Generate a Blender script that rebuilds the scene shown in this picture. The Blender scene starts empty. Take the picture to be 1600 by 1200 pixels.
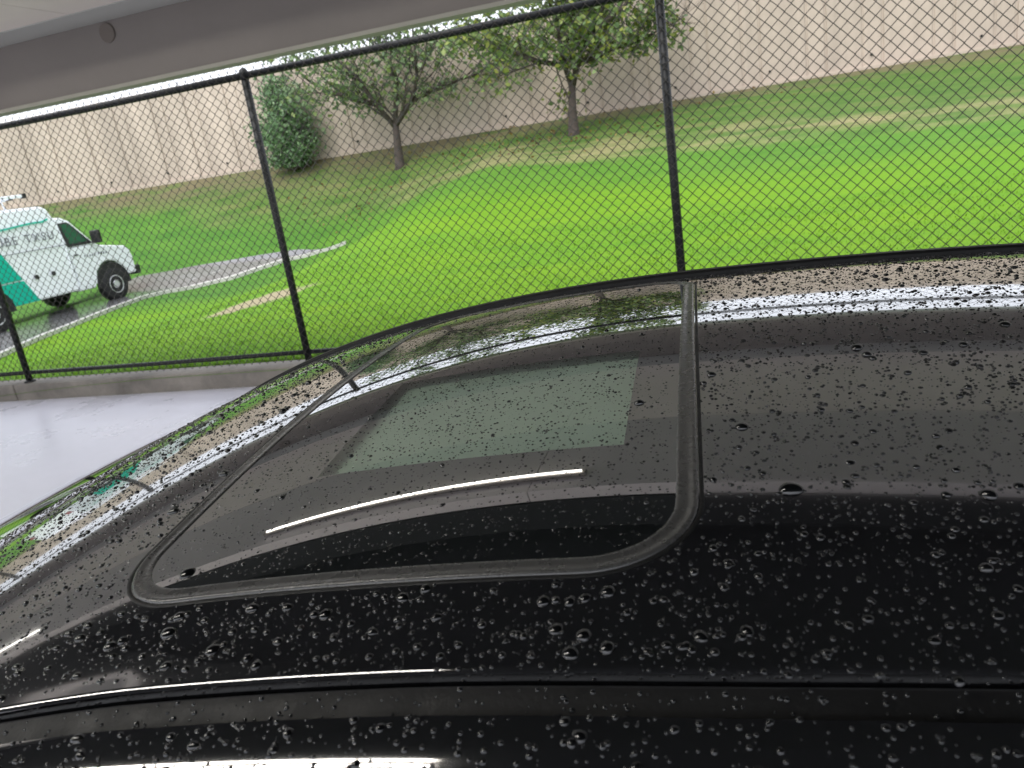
import bpy, bmesh, math, random
import numpy as np
from mathutils import Matrix, Vector

random.seed(7)
rng = np.random.default_rng(7)
scene = bpy.context.scene
COL = scene.collection
EYE = 1.65

# ------------------------------------------------------------------ camera
cam_data = bpy.data.cameras.new("camera")
cam_data.sensor_width = 36.0
cam_data.lens = 27.0
cam_data.clip_start = 0.02
cam_data.clip_end = 500.0
cam_data.dof.use_dof = True
cam_data.dof.focus_distance = 0.95
cam_data.dof.aperture_fstop = 13.0
cam = bpy.data.objects.new("camera", cam_data)
COL.objects.link(cam)
cam.matrix_world = Matrix(((0.9493031, 0.0514756, 0.31011916, 0.0),
                           (0.27949915, 0.31333133, -0.90758124, 0.0),
                           (-0.14388834, 0.94824772, 0.28305902, EYE),
                           (0, 0, 0, 1)))
scene.camera = cam

# ------------------------------------------------------------------ world, overcast sky
SUN_EL, SUN_ROT = math.radians(52), math.radians(205)
world = bpy.data.worlds.new("World")
scene.world = world
world.use_nodes = True
wn = world.node_tree
wn.nodes.clear()
w_out = wn.nodes.new("ShaderNodeOutputWorld")
w_bg = wn.nodes.new("ShaderNodeBackground")
w_sky = wn.nodes.new("ShaderNodeTexSky")
w_sky.sky_type = 'NISHITA'
w_sky.sun_disc = False
w_sky.sun_elevation = SUN_EL
w_sky.sun_rotation = SUN_ROT
w_sky.dust_density = 4.0
w_sky.air_density = 1.0
w_hs = wn.nodes.new("ShaderNodeHueSaturation")      # cloud cover greys the blue sky
w_hs.inputs["Saturation"].default_value = 0.22
w_hs.inputs["Value"].default_value = 1.0
w_mix = wn.nodes.new("ShaderNodeMix")
w_mix.data_type = 'RGBA'
w_mix.inputs[0].default_value = 0.6
w_mix.inputs[7].default_value = (8.6, 9.0, 9.9, 1.0)  # even cloud layer
wn.links.new(w_sky.outputs[0], w_hs.inputs["Color"])
wn.links.new(w_hs.outputs[0], w_mix.inputs[6])
wn.links.new(w_mix.outputs[2], w_bg.inputs[0])
w_bg.inputs[1].default_value = 0.13
wn.links.new(w_bg.outputs[0], w_out.inputs[0])

sun_data = bpy.data.lights.new("sun", 'SUN')
sun_data.energy = 0.7
sun_data.angle = math.radians(25)
sun_data.color = (1.0, 0.96, 0.9)
sun = bpy.data.objects.new("sun", sun_data)
COL.objects.link(sun)
sd = Vector((math.sin(SUN_ROT) * math.cos(SUN_EL), math.cos(SUN_ROT) * math.cos(SUN_EL), math.sin(SUN_EL)))
sun.rotation_euler = sd.to_track_quat('Z', 'Y').to_euler()

scene.view_settings.view_transform = 'Standard'
scene.view_settings.look = 'None'
scene.view_settings.exposure = 1.0
scene.view_settings.gamma = 1.0
scene.view_settings.use_curve_mapping = False
scene.cycles.max_bounces = 10
scene.cycles.transparent_max_bounces = 12
scene.cycles.caustics_refractive = False
scene.cycles.caustics_reflective = False
scene.cycles.use_denoising = True

# ------------------------------------------------------------------ material helpers
MATS = {}


def mat(name, color, rough=0.6, var=0.0, scale=8.0, bump=0.0, bscale=60.0, metallic=0.0, ior=1.5, coat=0.0, rvar=0.0):
    m = bpy.data.materials.new(name)
    m.use_nodes = True
    nt = m.node_tree
    b = nt.nodes["Principled BSDF"]
    b.inputs["Base Color"].default_value = (*color, 1)
    b.inputs["Roughness"].default_value = rough
    b.inputs["Metallic"].default_value = metallic
    b.inputs["IOR"].default_value = ior
    b.inputs["Coat Weight"].default_value = coat
    b.inputs["Coat Roughness"].default_value = 0.01
    tc = nt.nodes.new("ShaderNodeTexCoord")
    if var > 0 or rvar > 0:
        n = nt.nodes.new("ShaderNodeTexNoise")
        n.inputs["Scale"].default_value = scale
        n.inputs["Detail"].default_value = 8
        n.inputs["Roughness"].default_value = 0.65
        nt.links.new(tc.outputs["Object"], n.inputs["Vector"])
        if var > 0:
            r = nt.nodes.new("ShaderNodeValToRGB")
            r.color_ramp.elements[0].position = 0.25
            r.color_ramp.elements[1].position = 0.75
            r.color_ramp.elements[0].color = (*[c * (1 - var) for c in color], 1)
            r.color_ramp.elements[1].color = (*[min(1, c * (1 + var)) for c in color], 1)
            nt.links.new(n.outputs["Fac"], r.inputs[0])
            nt.links.new(r.outputs[0], b.inputs["Base Color"])
        if rvar > 0:
            mr = nt.nodes.new("ShaderNodeMapRange")
            mr.inputs[1].default_value = 0.3
            mr.inputs[2].default_value = 0.7
            mr.inputs[3].default_value = max(0, rough - rvar)
            mr.inputs[4].default_value = min(1, rough + rvar)
            nt.links.new(n.outputs["Fac"], mr.inputs[0])
            nt.links.new(mr.outputs[0], b.inputs["Roughness"])
    if bump > 0:
        n2 = nt.nodes.new("ShaderNodeTexNoise")
        n2.inputs["Scale"].default_value = bscale
        n2.inputs["Detail"].default_value = 6
        nt.links.new(tc.outputs["Object"], n2.inputs["Vector"])
        bp = nt.nodes.new("ShaderNodeBump")
        bp.inputs["Strength"].default_value = bump
        bp.inputs["Distance"].default_value = 0.02
        nt.links.new(n2.outputs["Fac"], bp.inputs["Height"])
        nt.links.new(bp.outputs[0], b.inputs["Normal"])
    MATS[name] = m
    return m


def leafmat(name, c1, c2, c3):
    """leaf colour varies from leaf clump to leaf clump; light passes a little"""
    m = bpy.data.materials.new(name)
    m.use_nodes = True
    nt = m.node_tree
    b = nt.nodes["Principled BSDF"]
    b.inputs["Roughness"].default_value = 0.45
    geo = nt.nodes.new("ShaderNodeNewGeometry")
    r = nt.nodes.new("ShaderNodeValToRGB")
    r.color_ramp.elements[0].color = (*c1, 1)
    r.color_ramp.elements[1].color = (*c3, 1)
    e = r.color_ramp.elements.new(0.6)
    e.color = (*c2, 1)
    nt.links.new(geo.outputs["Random Per Island"], r.inputs[0])
    nt.links.new(r.outputs[0], b.inputs["Base Color"])
    tr = nt.nodes.new("ShaderNodeBsdfTranslucent")
    nt.links.new(r.outputs[0], tr.inputs[0])
    mx = nt.nodes.new("ShaderNodeMixShader")
    mx.inputs[0].default_value = 0.3
    nt.links.new(b.outputs[0], mx.inputs[1])
    nt.links.new(tr.outputs[0], mx.inputs[2])
    nt.links.new(mx.outputs[0], nt.nodes["Material Output"].inputs[0])
    return m


PAINT = mat("black_paint", (0.004, 0.004, 0.0045), 0.06, ior=2.9, coat=1.0, rvar=0.015, scale=3)
BODYP = mat("black_body_paint", (0.004, 0.004, 0.0045), 0.06, ior=1.5, coat=1.0)
RUBBER = mat("black_rubber", (0.006, 0.006, 0.006), 0.55, ior=1.35, bump=0.08, bscale=300, rvar=0.1, scale=40)
SEALM = mat("wet_seal_rubber", (0.05, 0.049, 0.047), 0.28, ior=1.6, rvar=0.08, scale=60)
FRIT = mat("dark_roof_glass", (0.004, 0.0055, 0.005), 0.016, ior=3.4, coat=0.8)
DARKP = mat("dark_plastic", (0.015, 0.015, 0.016), 0.5)
FENCE = mat("black_coated_steel", (0.004, 0.005, 0.006), 0.5)
WIRE = mat("vinyl_coated_wire", (0.042, 0.038, 0.031), 0.5)
CONC = mat("curb_concrete", (0.2, 0.18, 0.155), 0.75, var=0.5, scale=2.5, bump=0.3, bscale=30)
BEAM = mat("painted_beam", (0.18, 0.162, 0.142), 0.7, var=0.07, scale=1.3, bump=0.04, bscale=40)
LIP = mat("beam_trim", (0.30, 0.29, 0.235), 0.6)
COVE = mat("cove_strip", (0.40, 0.40, 0.36), 0.7, var=0.04, scale=2)
SOFF_LIT = mat("soffit", (0.72, 0.65, 0.575), 0.8, var=0.07, scale=1.1)  # lightened tan: brighter daylight beside the beam, put into the colour
SOFF_DIM = mat("soffit_dim", (0.52, 0.485, 0.45), 0.8, var=0.07, scale=1.1)  # same soffit in a darker grey, painting in the weaker light further inside
DECK = mat("dark_deck", (0.016, 0.0175, 0.0175), 0.9)
def wall_mat():
    m = mat("wall_concrete", (0.48, 0.395, 0.33), 0.85, bump=0.1, bscale=12)
    nt = m.node_tree
    b = nt.nodes["Principled BSDF"]
    tc = nt.nodes.new("ShaderNodeTexCoord")
    cols = []
    for sc, lo, hi in (((1.1, 1.1, 0.12), 0.86, 1.08), ((5.0, 5.0, 0.5), 0.9, 1.06), ((0.35, 1, 0.35), 0.9, 1.08), ((0.5, 1, 4.0), 0.95, 1.04)):
        mp = nt.nodes.new("ShaderNodeMapping")
        mp.inputs["Scale"].default_value = sc
        nt.links.new(tc.outputs["Object"], mp.inputs[0])
        n = nt.nodes.new("ShaderNodeTexNoise")
        n.inputs["Scale"].default_value = 1.0
        n.inputs["Detail"].default_value = 7
        nt.links.new(mp.outputs[0], n.inputs["Vector"])
        mr = nt.nodes.new("ShaderNodeMapRange")
        mr.inputs[1].default_value, mr.inputs[2].default_value = 0.3, 0.7
        mr.inputs[3].default_value, mr.inputs[4].default_value = lo, hi
        nt.links.new(n.outputs["Fac"], mr.inputs[0])
        cols.append(mr.outputs[0])
    acc = cols[0]
    for c in cols[1:]:
        q = nt.nodes.new("ShaderNodeMath")
        q.operation = 'MULTIPLY'
        nt.links.new(acc, q.inputs[0])
        nt.links.new(c, q.inputs[1])
        acc = q.outputs[0]
    vm = nt.nodes.new("ShaderNodeVectorMath")
    vm.operation = 'SCALE'
    vm.inputs[0].default_value = (0.48, 0.395, 0.33)
    nt.links.new(acc, vm.inputs["Scale"])
    nt.links.new(vm.outputs[0], b.inputs["Base Color"])
    return m


WALLM = wall_mat()
WALLD = mat("wall_joint", (0.44, 0.365, 0.30), 0.9)
BARK = mat("bark", (0.075, 0.058, 0.05), 0.9, var=0.4, scale=9, bump=0.7, bscale=14)
WHITE = mat("van_white", (0.9, 0.92, 0.97), 0.3, var=0.02, scale=2)
TEAL = mat("van_teal", (0.0, 0.47, 0.34), 0.35)
BLACKT = mat("tyre", (0.014, 0.014, 0.015), 0.75)
RIMM = mat("steel_rim", (0.75, 0.75, 0.78), 0.3, metallic=0.6)
VGLASS = mat("van_glass", (0.035, 0.12, 0.065), 0.05)
INK = mat("lettering", (0.10, 0.10, 0.13), 0.5)
CHROME = mat("chrome", (0.7, 0.7, 0.7), 0.12, metallic=1.0)
REDL = mat("red_lens", (0.25, 0.01, 0.01), 0.15)
CLEAR = mat("clear_lens", (0.5, 0.5, 0.5), 0.1)
SHADE = mat("sunshade_fabric", (0.68, 0.74, 0.68), 0.9)
CARIN = mat("cabin_trim", (0.05, 0.05, 0.05), 0.9)
HOLE = mat("weep_hole", (0.01, 0.01, 0.01), 0.9)
COVER = mat("cover_plate", (0.13, 0.11, 0.09), 0.6)

# tinted glass pane: tinted see-through plus mirror reflection
TINT = bpy.data.materials.new("tinted_pane")
TINT.use_nodes = True
_n = TINT.node_tree
_n.nodes.clear()
_o = _n.nodes.new("ShaderNodeOutputMaterial")
_t = _n.nodes.new("ShaderNodeBsdfTransparent")
_t.inputs[0].default_value = (0.70, 0.79, 0.72, 1)
_g = _n.nodes.new("ShaderNodeBsdfGlossy")
_g.inputs["Roughness"].default_value = 0.012
_f = _n.nodes.new("ShaderNodeFresnel")
_bk = _n.nodes.new("ShaderNodeNewGeometry")          # same mirror strength from both sides of the pane
_mr = _n.nodes.new("ShaderNodeMapRange")
_mr.inputs[3].default_value = 2.9
_mr.inputs[4].default_value = 1 / 2.9
_n.links.new(_bk.outputs["Backfacing"], _mr.inputs[0])
_n.links.new(_mr.outputs[0], _f.inputs[0])
_m = _n.nodes.new("ShaderNodeMixShader")
_n.links.new(_f.outputs[0], _m.inputs[0])
_n.links.new(_t.outputs[0], _m.inputs[1])
_n.links.new(_g.outputs[0], _m.inputs[2])
_n.links.new(_m.outputs[0], _o.inputs[0])

WATER = bpy.data.materials.new("water")
WATER.use_nodes = True
_b = WATER.node_tree.nodes["Principled BSDF"]
_b.inputs["Transmission Weight"].default_value = 0.35
_b.inputs["Roughness"].default_value = 0.0
_b.inputs["IOR"].default_value = 1.65
_b.inputs["Base Color"].default_value = (0.004, 0.0045, 0.005, 1)   # a clear bead over black looks black

LAMP = bpy.data.materials.new("lit_tube")
LAMP.use_nodes = True
_b = LAMP.node_tree.nodes["Principled BSDF"]
_b.inputs["Emission Color"].default_value = (1.0, 0.97, 0.9, 1)
_b.inputs["Emission Strength"].default_value = 8.0
LAMP2 = LAMP.copy()                                  # the stronger twin fixture over the bay
LAMP2.name = "lit_twin_tube"
LAMP2.node_tree.nodes["Principled BSDF"].inputs["Emission Strength"].default_value = 22.0


# wet concrete floor
def wet_floor():
    m = mat("wet_concrete", (0.60, 0.59, 0.65), 0.3, var=0.16, scale=0.9, rvar=0.15)
    nt = m.node_tree
    b = nt.nodes["Principled BSDF"]
    tc = nt.nodes.new("ShaderNodeTexCoord")
    n2 = nt.nodes.new("ShaderNodeTexNoise")
    n2.inputs["Scale"].default_value = 3.0
    n2.inputs["Detail"].default_value = 5
    nt.links.new(tc.outputs["Object"], n2.inputs["Vector"])
    bp = nt.nodes.new("ShaderNodeBump")
    bp.inputs["Strength"].default_value = 0.05
    bp.inputs["Distance"].default_value = 0.02
    nt.links.new(n2.outputs["Fac"], bp.inputs["Height"])
    nt.links.new(bp.outputs[0], b.inputs["Normal"])
    return m


FLOOR = wet_floor()


def asphalt():
    m = mat("wet_path", (0.2, 0.195, 0.2), 0.16, var=0.25, scale=1.2, rvar=0.14, bump=0.05, bscale=9)
    return m


PATH = asphalt()


def lawn_material():
    m = bpy.data.materials.new("lawn_grass")
    m.use_nodes = True
    nt = m.node_tree
    L = nt.links
    b = nt.nodes["Principled BSDF"]
    b.inputs["Roughness"].default_value = 0.8
    b.inputs["Specular IOR Level"].default_value = 0.2
    tc = nt.nodes.new("ShaderNodeTexCoord")
    sep = nt.nodes.new("ShaderNodeSeparateXYZ")
    L.new(tc.outputs["Object"], sep.inputs[0])

    def noise(scale, detail=6, stretch=None):
        n = nt.nodes.new("ShaderNodeTexNoise")
        n.inputs["Scale"].default_value = scale
        n.inputs["Detail"].default_value = detail
        n.inputs["Roughness"].default_value = 0.62
        if stretch:
            mp = nt.nodes.new("ShaderNodeMapping")
            mp.inputs["Scale"].default_value = stretch
            L.new(tc.outputs["Object"], mp.inputs[0])
            L.new(mp.outputs[0], n.inputs["Vector"])
        else:
            L.new(tc.outputs["Object"], n.inputs["Vector"])
        return n.outputs["Fac"]

    def math_(op, a, bb=None, c=None):
        n = nt.nodes.new("ShaderNodeMath")
        n.operation = op
        for i, v in enumerate((a, bb, c)):
            if v is None:
                continue
            if isinstance(v, (int, float)):
                n.inputs[i].default_value = v
            else:
                L.new(v, n.inputs[i])
        return n.outputs[0]

    def ramp(fac, stops):
        r = nt.nodes.new("ShaderNodeValToRGB")
        e = r.color_ramp.elements
        e[0].position, e[0].color = stops[0][0], (*stops[0][1], 1)
        e[1].position, e[1].color = stops[-1][0], (*stops[-1][1], 1)
        for p, c in stops[1:-1]:
            q = e.new(p)
            q.color = (*c, 1)
        L.new(fac, r.inputs[0])
        return r.outputs[0]

    def mix(fac, a, bb):
        n = nt.nodes.new("ShaderNodeMix")
        n.data_type = 'RGBA'
        if isinstance(fac, (int, float)):
            n.inputs[0].default_value = fac
        else:
            L.new(fac, n.inputs[0])
        for i, v in ((6, a), (7, bb)):
            if isinstance(v, tuple):
                n.inputs[i].default_value = (*v, 1)
            else:
                L.new(v, n.inputs[i])
        return n.outputs[2]

    def sstep(v, lo, hi):
        n = nt.nodes.new("ShaderNodeMapRange")
        n.interpolation_type = 'SMOOTHSTEP'
        L.new(v, n.inputs[0])
        n.inputs[1].default_value = lo
        n.inputs[2].default_value = hi
        return n.outputs[0]

    X, Y = sep.outputs[0], sep.outputs[1]
    n1, n2, n3 = noise(0.55, 6, (0.6, 1.5, 1)), noise(1.6, 7, (0.5, 1.8, 1)), noise(26, 4)
    # where the watered lawn stops: a line that drifts back towards the left
    toe = math_('ADD', math_('MULTIPLY', X, -0.24), 15.5)
    dist = math_('ADD', math_('SUBTRACT', Y, toe), math_('MULTIPLY', math_('SUBTRACT', n1, 0.5), 2.6))
    bright = ramp(n2, [(0.25, (0.072, 0.195, 0.006)), (0.5, (0.122, 0.26, 0.004)), (0.78, (0.18, 0.30, 0.008))])
    near = ramp(n1, [(0.3, (0.068, 0.21, 0.010)), (0.7, (0.155, 0.285, 0.003))])
    bright = mix(0.45, bright, near)
    # mid green, less watered turf towards the toe of the bank and beside the driveway
    leftw = math_('SUBTRACT', 1.0, sstep(X, -11.5, -7.5))
    leftw = math_('MULTIPLY', leftw, sstep(Y, 12.0, 14.5))
    mid = math_('MAXIMUM', math_('MULTIPLY', sstep(dist, -3.6, -0.6), 0.75), leftw)
    bright = mix(mid, bright, ramp(n2, [(0.3, (0.05, 0.15, 0.018)), (0.7, (0.09, 0.21, 0.025))]))
    slope = ramp(n2, [(0.3, (0.045, 0.11, 0.016)), (0.5, (0.08, 0.15, 0.026)), (0.68, (0.135, 0.15, 0.05)), (0.84, (0.19, 0.15, 0.08))])
    dry = ramp(n3, [(0.3, (0.21, 0.19, 0.075)), (0.7, (0.42, 0.33, 0.2))])
    upper = sstep(dist, -0.7, 0.9)
    col = mix(upper, bright, slope)
    band_n = noise(0.8, 6, (0.5, 1.6, 1.0))
    band = math_('MULTIPLY', sstep(dist, -0.3, 0.5), math_('SUBTRACT', 1.0, sstep(dist, 0.9, 2.6)))
    band = math_('MULTIPLY', band, sstep(band_n, 0.40, 0.66))
    band = math_('MULTIPLY', band, math_('ADD', 0.3, math_('MULTIPLY', sstep(X, -9.5, -6.0), 0.7)))
    col = mix(math_('MULTIPLY', band, 0.7), col, dry)
    # bare earth and leaf litter against the wall
    lit = math_('MULTIPLY', sstep(Y, 19.4, 20.7), sstep(n2, 0.3, 0.55))
    col = mix(math_('MULTIPLY', lit, 0.75), col, (0.15, 0.115, 0.075))
    # worn patch in the lower lawn
    dx = math_('DIVIDE', math_('ADD', X, 6.75), 0.95)
    dy = math_('DIVIDE', math_('SUBTRACT', Y, 9.15), 0.5)
    rr = math_('ADD', math_('MULTIPLY', dx, dx), math_('MULTIPLY', dy, dy))
    rr = math_('ADD', rr, math_('MULTIPLY', math_('SUBTRACT', noise(2.0), 0.5), 2.6))
    pf = math_('SUBTRACT', 1.0, sstep(rr, 0.35, 1.1))
    col = mix(math_('MULTIPLY', pf, 0.85), col, (0.36, 0.28, 0.2))
    fine = ramp(n3, [(0.25, (0.88, 0.88, 0.88)), (0.75, (1.1, 1.1, 1.1))])
    mm = nt.nodes.new("ShaderNodeMix")
    mm.data_type = 'RGBA'
    mm.blend_type = 'MULTIPLY'
    mm.inputs[0].default_value = 0.8
    L.new(col, mm.inputs[6])
    L.new(fine, mm.inputs[7])
    L.new(mm.outputs[2], b.inputs["Base Color"])
    bp = nt.nodes.new("ShaderNodeBump")
    bp.inputs["Strength"].default_value = 0.2
    bp.inputs["Distance"].default_value = 0.03
    L.new(noise(40, 4), bp.inputs["Height"])
    L.new(bp.outputs[0], b.inputs["Normal"])
    return m


LAWN = lawn_material()


# ------------------------------------------------------------------ mesh helpers
def new_obj(name, verts, faces, material, parent=None, smooth=False):
    me = bpy.data.meshes.new(name)
    me.from_pydata([tuple(map(float, v)) for v in verts], [], [tuple(map(int, f)) for f in faces])
    me.materials.append(material)
    if smooth:
        me.polygons.foreach_set("use_smooth", [True] * len(me.polygons))
    me.update()
    o = bpy.data.objects.new(name, me)
    COL.objects.link(o)
    if parent is not None:
        o.parent = parent
    return o


def big_mesh(name, verts, tris, material, parent=None, smooth=False):
    """fast path for numpy arrays of triangles or quads"""
    k = tris.shape[1]
    me = bpy.data.meshes.new(name)
    me.vertices.add(len(verts))
    me.vertices.foreach_set("co", np.ascontiguousarray(verts, dtype=np.float32).ravel())
    me.loops.add(len(tris) * k)
    me.loops.foreach_set("vertex_index", np.ascontiguousarray(tris, dtype=np.int32).ravel())
    me.polygons.add(len(tris))
    me.polygons.foreach_set("loop_start", np.arange(0, len(tris) * k, k, dtype=np.int32))
    me.polygons.foreach_set("loop_total", np.full(len(tris), k, dtype=np.int32))
    if smooth:
        me.polygons.foreach_set("use_smooth", np.ones(len(tris), dtype=bool))
    me.materials.append(material)
    me.update(calc_edges=True)
    me.validate()
    o = bpy.data.objects.new(name, me)
    COL.objects.link(o)
    if parent is not None:
        o.parent = parent
    return o


class MB:
    def __init__(self):
        self.v, self.f = [], []

    def add(self, vs, fs):
        n = len(self.v)
        self.v += [tuple(p) for p in vs]
        self.f += [tuple(i + n for i in f) for f in fs]
        return self

    def box(self, x0, x1, y0, y1, z0, z1):
        vs = [(x, y, z) for z in (z0, z1) for y in (y0, y1) for x in (x0, x1)]
        return self.add(vs, [(0, 2, 3, 1), (4, 5, 7, 6), (0, 1, 5, 4), (2, 6, 7, 3), (0, 4, 6, 2), (1, 3, 7, 5)])

    def tube(self, pts, rad, seg=8, cap=True):
        pts = [Vector(p) for p in pts]
        if isinstance(rad, (int, float)):
            rad = [rad] * len(pts)
        rings = []
        up = Vector((0.13, 0.29, 0.95))
        for i, p in enumerate(pts):
            d = (pts[min(i + 1, len(pts) - 1)] - pts[max(i - 1, 0)]).normalized()
            a = d.cross(up)
            if a.length < 0.05:
                a = d.cross(Vector((1, 0, 0)))
            a.normalize()
            b = d.cross(a)
            rings.append([p + (a * math.cos(t) + b * math.sin(t)) * rad[i] for t in [2 * math.pi * k / seg for k in range(seg)]])
        vs = [q for r in rings for q in r]
        fs = []
        for i in range(len(pts) - 1):
            for k in range(seg):
                fs.append((i * seg + k, i * seg + (k + 1) % seg, (i + 1) * seg + (k + 1) % seg, (i + 1) * seg + k))
        if cap:
            fs.append(tuple(range(seg - 1, -1, -1)))
            fs.append(tuple((len(pts) - 1) * seg + k for k in range(seg)))
        return self.add(vs, fs)

    def prism(self, poly, a0, a1, axis='y'):
        """extrude a polygon given in the two other axes"""
        n = len(poly)

        def put(p, a):
            return {'y': (p[0], a, p[1]), 'x': (a, p[0], p[1]), 'z': (p[0], p[1], a)}[axis]
        vs = [put(p, a0) for p in poly] + [put(p, a1) for p in poly]
        fs = [tuple(range(n)), tuple(range(2 * n - 1, n - 1, -1))]
        fs += [(i, i + n, (i + 1) % n + n, (i + 1) % n) for i in range(n)]
        return self.add(vs, fs)

    def lathe(self, prof, seg=24, axis='z', centre=(0, 0, 0)):
        vs, fs = [], []
        for r, h in prof:
            for k in range(seg):
                t = 2 * math.pi * k / seg
                c, s = r * math.cos(t), r * math.sin(t)
                p = {'z': (c, s, h), 'y': (c, h, s), 'x': (h, c, s)}[axis]
                vs.append((p[0] + centre[0], p[1] + centre[1], p[2] + centre[2]))
        for i in range(len(prof) - 1):
            for k in range(seg):
                fs.append((i * seg + k, i * seg + (k + 1) % seg, (i + 1) * seg + (k + 1) % seg, (i + 1) * seg + k))
        fs.append(tuple(range(seg - 1, -1, -1)))
        fs.append(tuple((len(prof) - 1) * seg + k for k in range(seg)))
        return self.add(vs, fs)

    def build(self, name, material, parent=None, smooth=False, bevel=0.0):
        o = new_obj(name, self.v, self.f, material, parent, smooth)
        bm = bmesh.new()
        bm.from_mesh(o.data)
        bmesh.ops.recalc_face_normals(bm, faces=bm.faces)
        bm.to_mesh(o.data)
        bm.free()
        if bevel > 0:
            md = o.modifiers.new("bevel", 'BEVEL')
            md.width = bevel
            md.segments = 2
            md.limit_method = 'ANGLE'
        return o


def empty(name, loc=(0, 0, 0), rz=0.0):
    o = bpy.data.objects.new(name, None)
    o.empty_display_size = 0.2
    COL.objects.link(o)
    o.location = loc
    o.rotation_euler = (0, 0, rz)
    return o


def tag(o, label=None, cat=None, group=None, kind=None):
    if label:
        o["label"] = label
    if cat:
        o["category"] = cat
    if group:
        o["group"] = group
    if kind:
        o["kind"] = kind
    return o


# ------------------------------------------------------------------ ground
PR = [(5.6, .14), (9, .35), (12, .68), (14.5, 1.0), (17.5, 1.6), (21, 2.36), (60, 3.2), (400, 4)]
PL = [(5.6, -.08), (9, -.32), (12, -.36), (15.5, -.33), (17, -.02), (19, 1.1), (21, 2.36), (60, 3.2), (400, 4)]


def hgt(x, y):
    t = np.clip((np.asarray(x, float) + 11) / 6.0, 0, 1)
    t = t * t * (3 - 2 * t)
    a = np.interp(y, [p[0] for p in PL], [p[1] for p in PL])
    b = np.interp(y, [p[0] for p in PR], [p[1] for p in PR])
    return a * (1 - t) + b * t


def grid_obj(name, xs, ys, zf, material, kind="structure"):
    Xg, Yg = np.meshgrid(xs, ys)
    Z = zf(Xg, Yg)
    v = np.stack([Xg.ravel(), Yg.ravel(), Z.ravel()], 1)
    nx, ny = len(xs), len(ys)
    i = np.arange((ny - 1) * (nx - 1))
    r, c = i // (nx - 1), i % (nx - 1)
    a = r * nx + c
    o = big_mesh(name, v, np.stack([a, a + 1, a + nx + 1, a + nx], 1), material, smooth=True)
    tag(o, kind=kind)
    return o


xs = np.concatenate([np.array([-300, -150, -80, -50]), np.arange(-40, 24.01, 0.3), np.array([40, 80, 150, 300])])
ys = np.concatenate([np.array([5.62, 5.8]), np.arange(6.0, 22.01, 0.25), np.array([24, 30, 60, 120, 300])])
grid_obj("lawn", xs, ys, lambda x, y: hgt(x, y) + 0.03 * np.sin(x * 0.7 + y * 0.4) * np.clip((y - 6) / 3, 0, 1) * (y < 20) * np.clip((x + 10) / 3, 0, 1), LAWN)

floor = MB().add([(-300, -300, 0), (300, -300, 0), (300, 5.66, 0), (-300, 5.66, 0)], [(0, 1, 2, 3)]).build("floor", FLOOR)
tag(floor, kind="structure")

# driveway the van stands on
near = np.array([(-10.2, 5.9), (-11.2, 7.6), (-12.15, 9.45), (-12.8, 10.81), (-13.32, 12.21), (-13.75, 13.72), (-13.93, 14.84), (-13.66, 15.3), (-13.12, 15.58), (-12.68, 15.76), (-12.23, 15.93), (-11.78, 16.38), (-11.18, 16.85), (-10.29, 16.95), (-9.27, 16.6)])
far = np.array([(-13.2, 5.9), (-13.9, 7.6), (-14.5, 9.45), (-14.9, 10.8), (-15.3, 12.2), (-15.6, 13.7), (-15.9, 15.2), (-15.95, 16.3), (-15.83, 16.83), (-14.99, 16.98), (-14.21, 17.07), (-13.22, 17.12), (-12.27, 17.19), (-11.0, 17.24), (-9.3, 16.75)])


def resample(P, n):
    s = np.concatenate([[0], np.cumsum(np.linalg.norm(np.diff(P, axis=0), axis=1))])
    i = np.linspace(0, len(P) - 1, n)
    k = np.arange(len(P))
    return np.stack([np.interp(i, k, P[:, 0]), np.interp(i, k, P[:, 1])], 1)


na, fa = resample(near, 60), resample(far, 60)
pv, pf_ = [], []
for i in range(60):
    for j in range(9):
        p = na[i] * (1 - j / 8) + fa[i] * (j / 8)
        pv.append((p[0], p[1], float(hgt(p[0], p[1])) + 0.05))
for i in range(59):
    for j in range(8):
        a = i * 9 + j
        pf_.append((a, a + 1, a + 10, a + 9))
drive = new_obj("driveway", pv, pf_, PATH, smooth=True)
tag(drive, kind="structure")
# pale concrete edging along the lawn side of the driveway
kv, kf = [], []
nb = na + (na - fa) / np.maximum(np.linalg.norm(na - fa, axis=1, keepdims=True), 0.4) * 0.14
for i in range(60):
    for p, dz in ((na[i], 0.03), (na[i], 0.075), (nb[i], 0.075), (nb[i], 0.0)):
        kv.append((p[0], p[1], float(hgt(p[0], p[1])) + dz))
for i in range(59):
    for j in range(3):
        a = i * 4 + j
        kf.append((a, a + 1, a + 5, a + 4))
edge = new_obj("driveway_edging", kv, kf, mat("edging", (0.52, 0.5, 0.48), 0.4, var=0.15, scale=3))
tag(edge, kind="structure")

# grass blades: one uncountable mass
N = 60000
gx = rng.uniform(-13, 5.5, N)
gy = 5.88 + 5.0 * rng.random(N) ** 2.6
keep = np.ones(N, bool)
for i in range(59):
    pass
gx, gy = gx[keep], gy[keep]


def inside_drive(x, y):
    poly = np.concatenate([nb, fa[::-1]])
    c = np.zeros(len(x), bool)
    j = len(poly) - 1
    for i in range(len(poly)):
        xi, yi, xj, yj = poly[i][0], poly[i][1], poly[j][0], poly[j][1]
        t = ((yi > y) != (yj > y)) & (x < (xj - xi) * (y - yi) / (yj - yi + 1e-12) + xi)
        c ^= t
        j = i
    return c


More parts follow.
